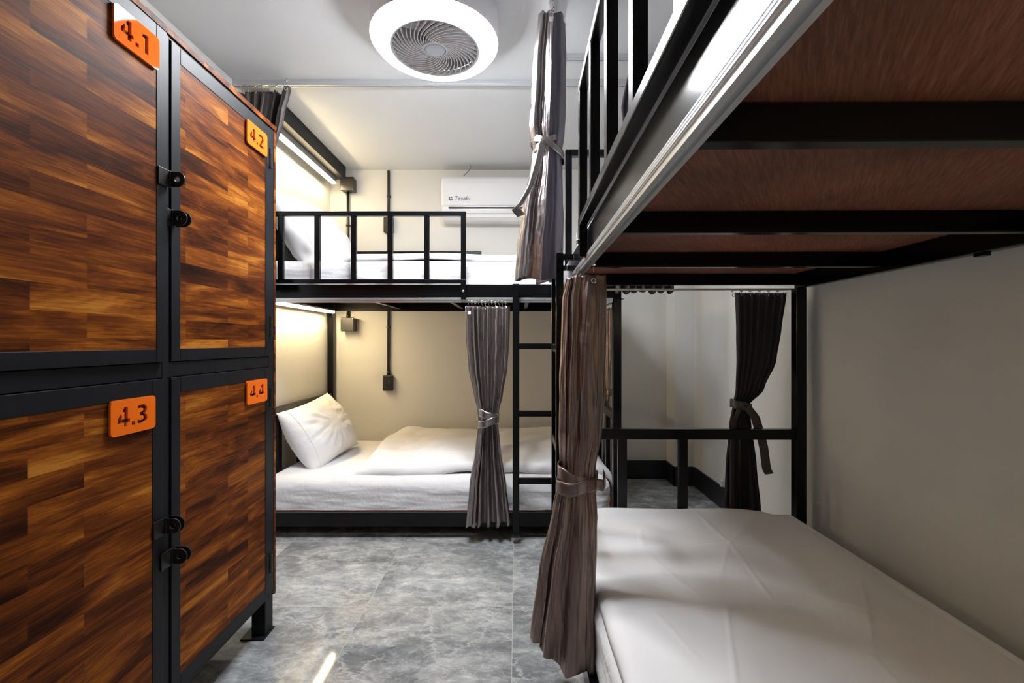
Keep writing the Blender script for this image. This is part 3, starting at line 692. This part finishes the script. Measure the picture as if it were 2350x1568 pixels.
# 5. dark lined curtain outside the foot of the near lower bunk
base5 = [(-0.5, -0.1), (-0.2, 0.0), (0.1, 0.0), (0.5, 0.0)]
c5 = curtain('curtain', [(1.318, 1.146, 2.135, 0.245, 0.05, 0.012), (1.15, 1.138, 2.137, 0.215, 0.05, 0.012), (1.0, 1.128, 2.14, 0.19, 0.05, 0.011), (0.86, 1.098, 2.145, 0.135, 0.05, 0.009), (0.785, 1.058, 2.148, 0.078, 0.05, 0.007), (0.70, 1.055, 2.148, 0.105, 0.055, 0.008),
    (0.50, 1.058, 2.146, 0.150, 0.06, 0.010), (0.30, 1.062, 2.143, 0.180, 0.07, 0.012), (0.10, 1.065, 2.14, 0.20, 0.08, 0.014)],
    base5, 7.0, [M['darksatin'], M['darklining']], 'dark lined curtain tied back outside the foot rail of the right lower bunk', 'tied back satin curtains', seed=81, ns=360, nz=120)
band('tieback', 1.058, 2.146, 0.785, 0.046, 0.042, 0.040, M['darksatin'], c5, tilt=(-0.25, 0), seed=10)
ribbon('tieback_tail', [(1.06, 2.098, 0.79), (1.10, 2.096, 0.74), (1.125, 2.10, 0.66), (1.14, 2.10, 0.60), (1.155, 2.10, 0.50), (1.168, 2.10, 0.475)], (0.040, 0, 0.006), M['darksatin'], c5)
ribbon('tieback_tail', [(1.03, 2.098, 0.78), (1.005, 2.098, 0.72), (0.995, 2.10, 0.60), (0.996, 2.10, 0.40), (0.998, 2.10, 0.32)], (0.022, 0, 0.0), M['darksatin'], c5)
def hemband(parent, x0, x1, y, z0, z1):
    pass
for k in range(6): hook_set(c5, [(1.005+0.042*k, 2.118, 1.305)], 0.018)
MB().torus((1.008, 2.112, 1.302), 0.0065, 0.0018, 'y').build('grommet', M['steel'], c5, True)

# 6. curtain of the near upper bunk's foot end (its hem shows below the beam)
base6 = [(-0.5, 0.0), (0, 0), (0.5, 0.0)]
c6 = curtain('curtain', [(2.405, 0.62, 2.17, 0.16, 0.05, 0.014), (2.2, 0.60, 2.17, 0.20, 0.05, 0.016), (1.95, 0.60, 2.17, 0.14, 0.05, 0.010), (1.86, 0.60, 2.17, 0.10, 0.05, 0.008), (1.7, 0.605, 2.17, 0.16, 0.05, 0.012), (1.45, 0.610, 2.17, 0.25, 0.05, 0.015), (1.322, 0.612, 2.17, 0.275, 0.05, 0.016)],
    base6, 6.5, [M['darksatin'], M['darklining']], 'dark curtain behind the right upper bunk, its hem showing below the end beam', 'tied back satin curtains', seed=91, ns=260, nz=90, hem=0.012)
for k in range(4): hook_set(c6, [(0.56+0.04*k, 2.168, 2.392)], 0.034)
# 7. curtain at the foot of the back lower bunk
base7 = [(0.0, -0.5), (0.0, 0.0), (0.0, 0.5)]
c7 = curtain('curtain', [(1.31, 0.612, 3.14, 0.04, 0.42, 0.014), (1.0, 0.612, 3.10, 0.04, 0.34, 0.013), (0.75, 0.612, 3.05, 0.04, 0.13, 0.008), (0.5, 0.615, 3.06, 0.04, 0.2, 0.010), (0.12, 0.618, 3.08, 0.04, 0.26, 0.012)],
    base7, 8.0, [M['bronze'], M['bronze']], 'brown curtain tied back at the foot end of the lower back bed', 'tied back satin curtains', seed=71, ns=240, nz=70)
band('tieback', 0.612, 3.05, 0.75, 0.028, 0.07, 0.036, M['bronze'], c7, seed=12)

# ---------------------------------------------------------------- ceiling tracks
def ctrack(x0, x1, y0, y1, label):
    mb = MB(); mb.box(x0, x1, y0, y1, ZC-0.022, ZC, 0.001)
    if x1-x0 > y1-y0:
        mb.box(x0, x1, y0+0.002, y0+0.009, ZC-0.028, ZC-0.022); mb.box(x0, x1, y1-0.009, y1-0.002, ZC-0.028, ZC-0.022)
    else:
        mb.box(x0+0.002, x0+0.009, y0, y1, ZC-0.028, ZC-0.022); mb.box(x1-0.009, x1-0.002, y0, y1, ZC-0.028, ZC-0.022)
    o = mb.build('curtain_track', M['alu']); tag(o, label, 'curtain track', 'aluminium ceiling tracks')
    for f in o.data.polygons: pass
ctrack(XL+0.002, 1.19, 2.375, 2.401, 'long aluminium curtain track across the ceiling above the back bunk')
ctrack(0.166, XR-0.003, 2.157, 2.183, 'aluminium ceiling track above the foot end of the bunk on the right')
ctrack(0.129, 0.155, 0.05, 2.20, 'aluminium ceiling track running towards the camera, holding the tall curtain')

# ---------------------------------------------------------------- ceiling fan light
FX, FY, FZ = -0.333, 1.87, 2.283
fan = empty('ceiling_fan_light', (FX, FY, FZ), 0, 'round white ceiling fan light with a glowing ring and spiral grille', 'ceiling fan light')
zc = ZC-FZ
MB().lathe([(0.150, zc), (0.250, zc), (0.2575, zc-0.012), (0.2585, 0.055), (0.258, 0.030), (0.2565, 0.030), (0.2555, 0.070), (0.180, 0.070)], seg=96, close=False).build('housing', M['fanwhite'], fan, True)
MB().lathe([(0.184, 0.069), (0.2545, 0.069), (0.2545, 0.036), (0.252, 0.026), (0.240, 0.010), (0.222, 0.001), (0.205, 0.000), (0.194, 0.002), (0.187, 0.009), (0.184, 0.022)], seg=96, close=True).build('light_ring', M['fanlight'], fan, True)
MB().lathe([(0.183, 0.024), (0.183, 0.000), (0.1785, -0.002), (0.171, 0.002), (0.171, 0.016), (0.1775, 0.024)], seg=80, close=True).build('grille_rim', M['fanwhite'], fan, True)
g = MB()
for k in range(36):
    a0 = 2*PI*k/36; pts = []
    for i in range(13):
        t = i/12; r = 0.049+(0.1715-0.049)*t; a_ = a0-1.15*(1-t)**1.25
        pts.append((r*math.cos(a_), r*math.sin(a_), 0.000-0.004*math.sin(PI*t)))
    for (p0, p1) in zip(pts, pts[1:]):
        d = Vector(p1)-Vector(p0); nn = Vector((-d.y, d.x, 0)).normalized()*0.0013
        vs = [g.bm.verts.new(tuple(Vector(q)+s_*nn+Vector((0, 0, hz)))) for q in (p0, p1) for s_ in (-1, 1) for hz in (0, 0.010)]
        for f in ((0, 1, 3, 2), (4, 6, 7, 5), (0, 4, 5, 1), (2, 3, 7, 6), (0, 2, 6, 4), (1, 5, 7, 3)): g.bm.faces.new([vs[i_] for i_ in f])
g.build('grille', M['fanwhite'], fan)
MB().lathe([(0.0001, -0.003), (0.034, -0.003), (0.041, 0.0), (0.0415, 0.004)], seg=48).build('hub_cap', M['hub'], fan, True)
MB().lathe([(0.0435, -0.001), (0.050, 0.001), (0.052, 0.008), (0.052, 0.018), (0.0435, 0.018)], seg=48, close=True).build('hub_ring', M['fanwhite'], fan, True)
MB().lathe([(0.0001, 0.030), (0.055, 0.030), (0.060, 0.035), (0.060, 0.085), (0.050, 0.090)], seg=40).build('motor', M['fandark'], fan, True)
MB().lathe([(0.1775, 0.024), (0.1775, 0.120), (0.065, 0.120), (0.065, 0.118), (0.1755, 0.118), (0.1755, 0.024)], seg=64, close=True).build('inner_wall', M['fangrey'], fan, True)
for k in range(5):
    a0 = 2*PI*k/5+0.3; b = bmesh.new(); rows = []
    for i in range(9):
        t = i/8; r = 0.062+0.10*t; wd = 0.55-0.12*t
        rows.append([b.verts.new((r*math.cos(a0+wd*(j/6)+0.25*t), r*math.sin(a0+wd*(j/6)+0.25*t), 0.045+0.028*j/6)) for j in range(7)])
    for i in range(8):
        for j in range(6): b.faces.new((rows[i][j], rows[i+1][j], rows[i+1][j+1], rows[i][j+1]))
    o = finish('blade', b, M['fangrey'], fan, True); md = o.modifiers.new('t', 'SOLIDIFY'); md.thickness = 0.002
mb = MB()
for i in range(10):
    a0 = -1.05+0.125*i; pts = [(0.080, a0), (0.105, a0), (0.105, a0+0.10), (0.080, a0+0.10)]
    mb.prism([(r*math.cos(a_), r*math.sin(a_)) for r, a_ in pts], 'z', 0.026, 0.034)
mb.build('motor_board', M['copper'], fan)

# ---------------------------------------------------------------- air conditioner
AX0, AX1, AZ1, AZ0 = -0.572, 0.260, 2.345, 2.020
AC = empty('air_conditioner', ((AX0+AX1)/2, YB, AZ0), 0, 'white wall-mounted air conditioner high on the back wall', 'air conditioner')
hw = (AX1-AX0)/2; hz = AZ1-AZ0
def ac_prof(y0): return None
prof = [(0, 0.02), (0, hz), (-0.13, hz), (-0.165, hz-0.006), (-0.182, hz-0.025), (-0.190, hz-0.06), (-0.188, 0.135), (-0.182, 0.105), (-0.174, 0.098), (-0.165, 0.096), (-0.150, 0.090)]
bm = bmesh.new(); secs = []
for x, s_ in ((-hw, 0.90), (-hw+0.006, 0.97), (-hw+0.020, 1.0), (hw-0.020, 1.0), (hw-0.006, 0.97), (hw, 0.90)):
    secs.append([bm.verts.new((x, y*s_, (z-hz/2)*(1-(1-s_)*0.25)+hz/2)) for y, z in prof])
for a_, b2 in zip(secs, secs[1:]):
    for i in range(len(prof)): j = (i+1) % len(prof); bm.faces.new((a_[i], a_[j], b2[j], b2[i]))
bm.faces.new(secs[0]); bm.faces.new(secs[-1][::-1])
finish('front_panel', bm, M['acwhite'], AC, False)
MB().prism([(-0.004, 0.095), (-0.170, 0.095), (-0.168, 0.060), (-0.150, 0.018), (-0.120, 0.0), (-0.004, 0.0)], 'x', -hw+0.010, hw-0.010).build('lower_body', M['acwhite'], AC)
MB().box(-hw+0.058, hw-0.058, -0.1725, -0.165, 0.077, 0.0895).build('air_slot', M['slot'], AC)
MB().prism([(-0.1695, 0.0735), (-0.1735, 0.072), (-0.166, 0.043), (-0.160, 0.043)], 'x', -hw+0.062, hw-0.062).build('louvre', M['acwhite'], AC)
MB().box(-hw+0.055, hw-0.055, -0.1648, -0.160, 0.0395, 0.0425).build('seam_line', M['rubber'], AC)
tx = bpy.data.curves.new('t', 'FONT'); tx.body = 'Tasaki'; tx.size = 0.046; tx.shear = 0.2; tx.extrude = 0.0005; tx.space_character = 1.03
MT = Matrix.Translation((-hw+0.102, -0.1895, 0.134)) @ Matrix.Rotation(PI/2, 4, 'X')
curve_mesh('logo_text', tx, M['logo'], AC, MT)
mb = MB()
for k in range(4):
    a0 = PI/2*k+0.4; R = 0.0155; pts = [(R*math.cos(a0+t*0.22), R*math.sin(a0+t*0.22)) for t in range(6)]
    pts += [(0.0075*math.cos(a0+1.35), 0.0075*math.sin(a0+1.35)), (0.0085*math.cos(a0+0.15), 0.0085*math.sin(a0+0.15))]
    mb.prism([(x-hw+0.077, z+0.148) for x, z in pts], 'y', -0.1900, -0.1885)
mb.build('logo_mark', M['logo'], AC)
tag(MB().tube([(-0.40, 3.45, 2.345), (-0.375, 3.46, 2.375), (-0.36, 3.50, 2.41), (-0.355, 3.53, 2.4545)], 0.003, 8).build('cable', M['rubber'], None, True), 'thin grey wire from the ceiling to the top of the air conditioner', 'cable')

# ---------------------------------------------------------------- electrical bits on the back wall
def jbox(x, z, label):
    o = empty('junction_box', (x, YB, z), 0, label, 'junction box', 'black junction boxes')
    MB().box(-0.050, 0.050, -0.066, 0, -0.052, 0.052, 0.006).build('box_body', M['plastic'], o)
    MB().box(-0.052, 0.052, -0.076, -0.066, -0.054, 0.054, 0.004).build('lid', M['plastic'], o)
    for sx in (-1, 1):
        for sz in (-1, 1): MB().lathe([(0.0001, 0), (0.0028, 0), (0.0028, 0.001)], (0, 0, 0), 8).build('screw', M['steel'], o).matrix_local = Matrix.Translation((sx*0.045, -0.0768, sz*0.046)) @ Matrix.Rotation(PI/2, 4, 'X')
jbox(-1.320, 2.320, 'black square junction box at the ceiling end of the back-left light strip')
jbox(-1.318, 1.222, 'black square junction box below the upper back bed, by the wall corner')
def socket(x, z, label):
    o = empty('power_socket', (x, YB, z), 0, label, 'power socket', 'black wall sockets')
    MB().box(-0.037, 0.037, -0.045, 0, -0.060, 0.060, 0.005).build('socket_box', M['plastic'], o)
    MB().box(-0.024, 0.016, -0.047, -0.045, -0.034, 0.030, 0.0008).build('face_plate', M['plastic'], o)
    for x0, x1, z0, z1 in ((-0.007, -0.001, -0.012, 0.004), (-0.019, -0.010, -0.0255, -0.0215), (0.002, 0.011, -0.0255, -0.0215)):
        MB().box(x0, x1, -0.0475, -0.0468, z0, z1).build('pin_hole', M['slot'], o)
    MB().box(0.0135, 0.0145, -0.0476, -0.0468, 0.008, 0.028).build('switch', M['stopper'], o)
socket(-1.014, 0.762, 'black power socket above the lower back bed, at the foot of its conduit')
socket(-1.008, 2.010, 'black power socket above the upper back bed, half behind a guard bar')
def conduit(x, z0, z1, clips, label):
    o = empty('conduit', (x, YB, z0), 0, label, 'conduit', 'black wall conduits')
    MB().tube([(0, -0.014, 0), (0, -0.014, z1-z0)], 0.0105, 14).build('pipe', M['plastic'], o, True)
    for c in clips: MB().tube([(0, -0.014, c-z0-0.006), (0, -0.014, c-z0+0.006)], 0.0135, 12).box(-0.017, 0.017, -0.012, 0, c-z0-0.007, c-z0+0.007, 0.001).build('clip', M['plastic'], o)
    MB().tube([(0, -0.014, 0), (0, -0.014, 0.034)], 0.0130, 14).build('coupling', M['plastic'], o, True)
conduit(-1.334, 1.276, 2.266, (2.01, 1.62), 'black conduit between the two junction boxes by the back left corner')
conduit(-1.012, 2.072, 2.443, (2.24,), 'black conduit from the ceiling down to the upper socket')
conduit(-1.014, 0.824, 1.948, (1.200, 1.6), 'black conduit running down the back wall to the lower socket')

# ---------------------------------------------------------------- LED strips
def led(y0, y1, x, z, beam, label, lm='led'):
    o = empty('led_light', (x, y0, z), 0, label, 'led light', 'warm led strip lights')
    Ly = y1-y0
    if beam: MB().box(-0.045, 0.072, 0, Ly+0.05, 0.045, ZC-z-0.0005, 0.002).build('support_beam', M['lockblack'], o)
    MB().box(-0.014, 0.014, 0, Ly, 0.006, 0.012 if not beam else 0.045, 0.001).build('housing', M['alu'], o)
    MB().box(-0.018, -0.014, 0, Ly, -0.010, 0.012, 0).build('reflector_edge', M['alu'], o)
    MB().box(-0.013, 0.013, 0.002, Ly-0.002, -0.008, 0.006, 0.003).build('diffuser', M[lm], o)
    return o
led(2.49, 3.51, -1.405, 2.312, True, 'glowing warm light strip under the black beam at the top left of the back wall', 'ledtop')
led(2.58, 3.48, -1.40, 1.315, False, 'glowing warm light strip under the upper back bed by the left wall')
o = led(0.0, 0.80, 0.0, 0.0, False, 'warm light strip under the head end of the upper bunk on the right', 'leddim')
o.location = (1.20, 0.105, 1.330); o.rotation_euler = (0, 0, PI/2)

# small pale stop on the right wall just above the baseboard
o = MB().box(XR-0.016, XR, 2.955, 2.975, 0.142, 0.185, 0.004).build('door_stop', M['stopper']); tag(o, 'small pale plastic stop on the right wall just above the baseboard', 'door stop')
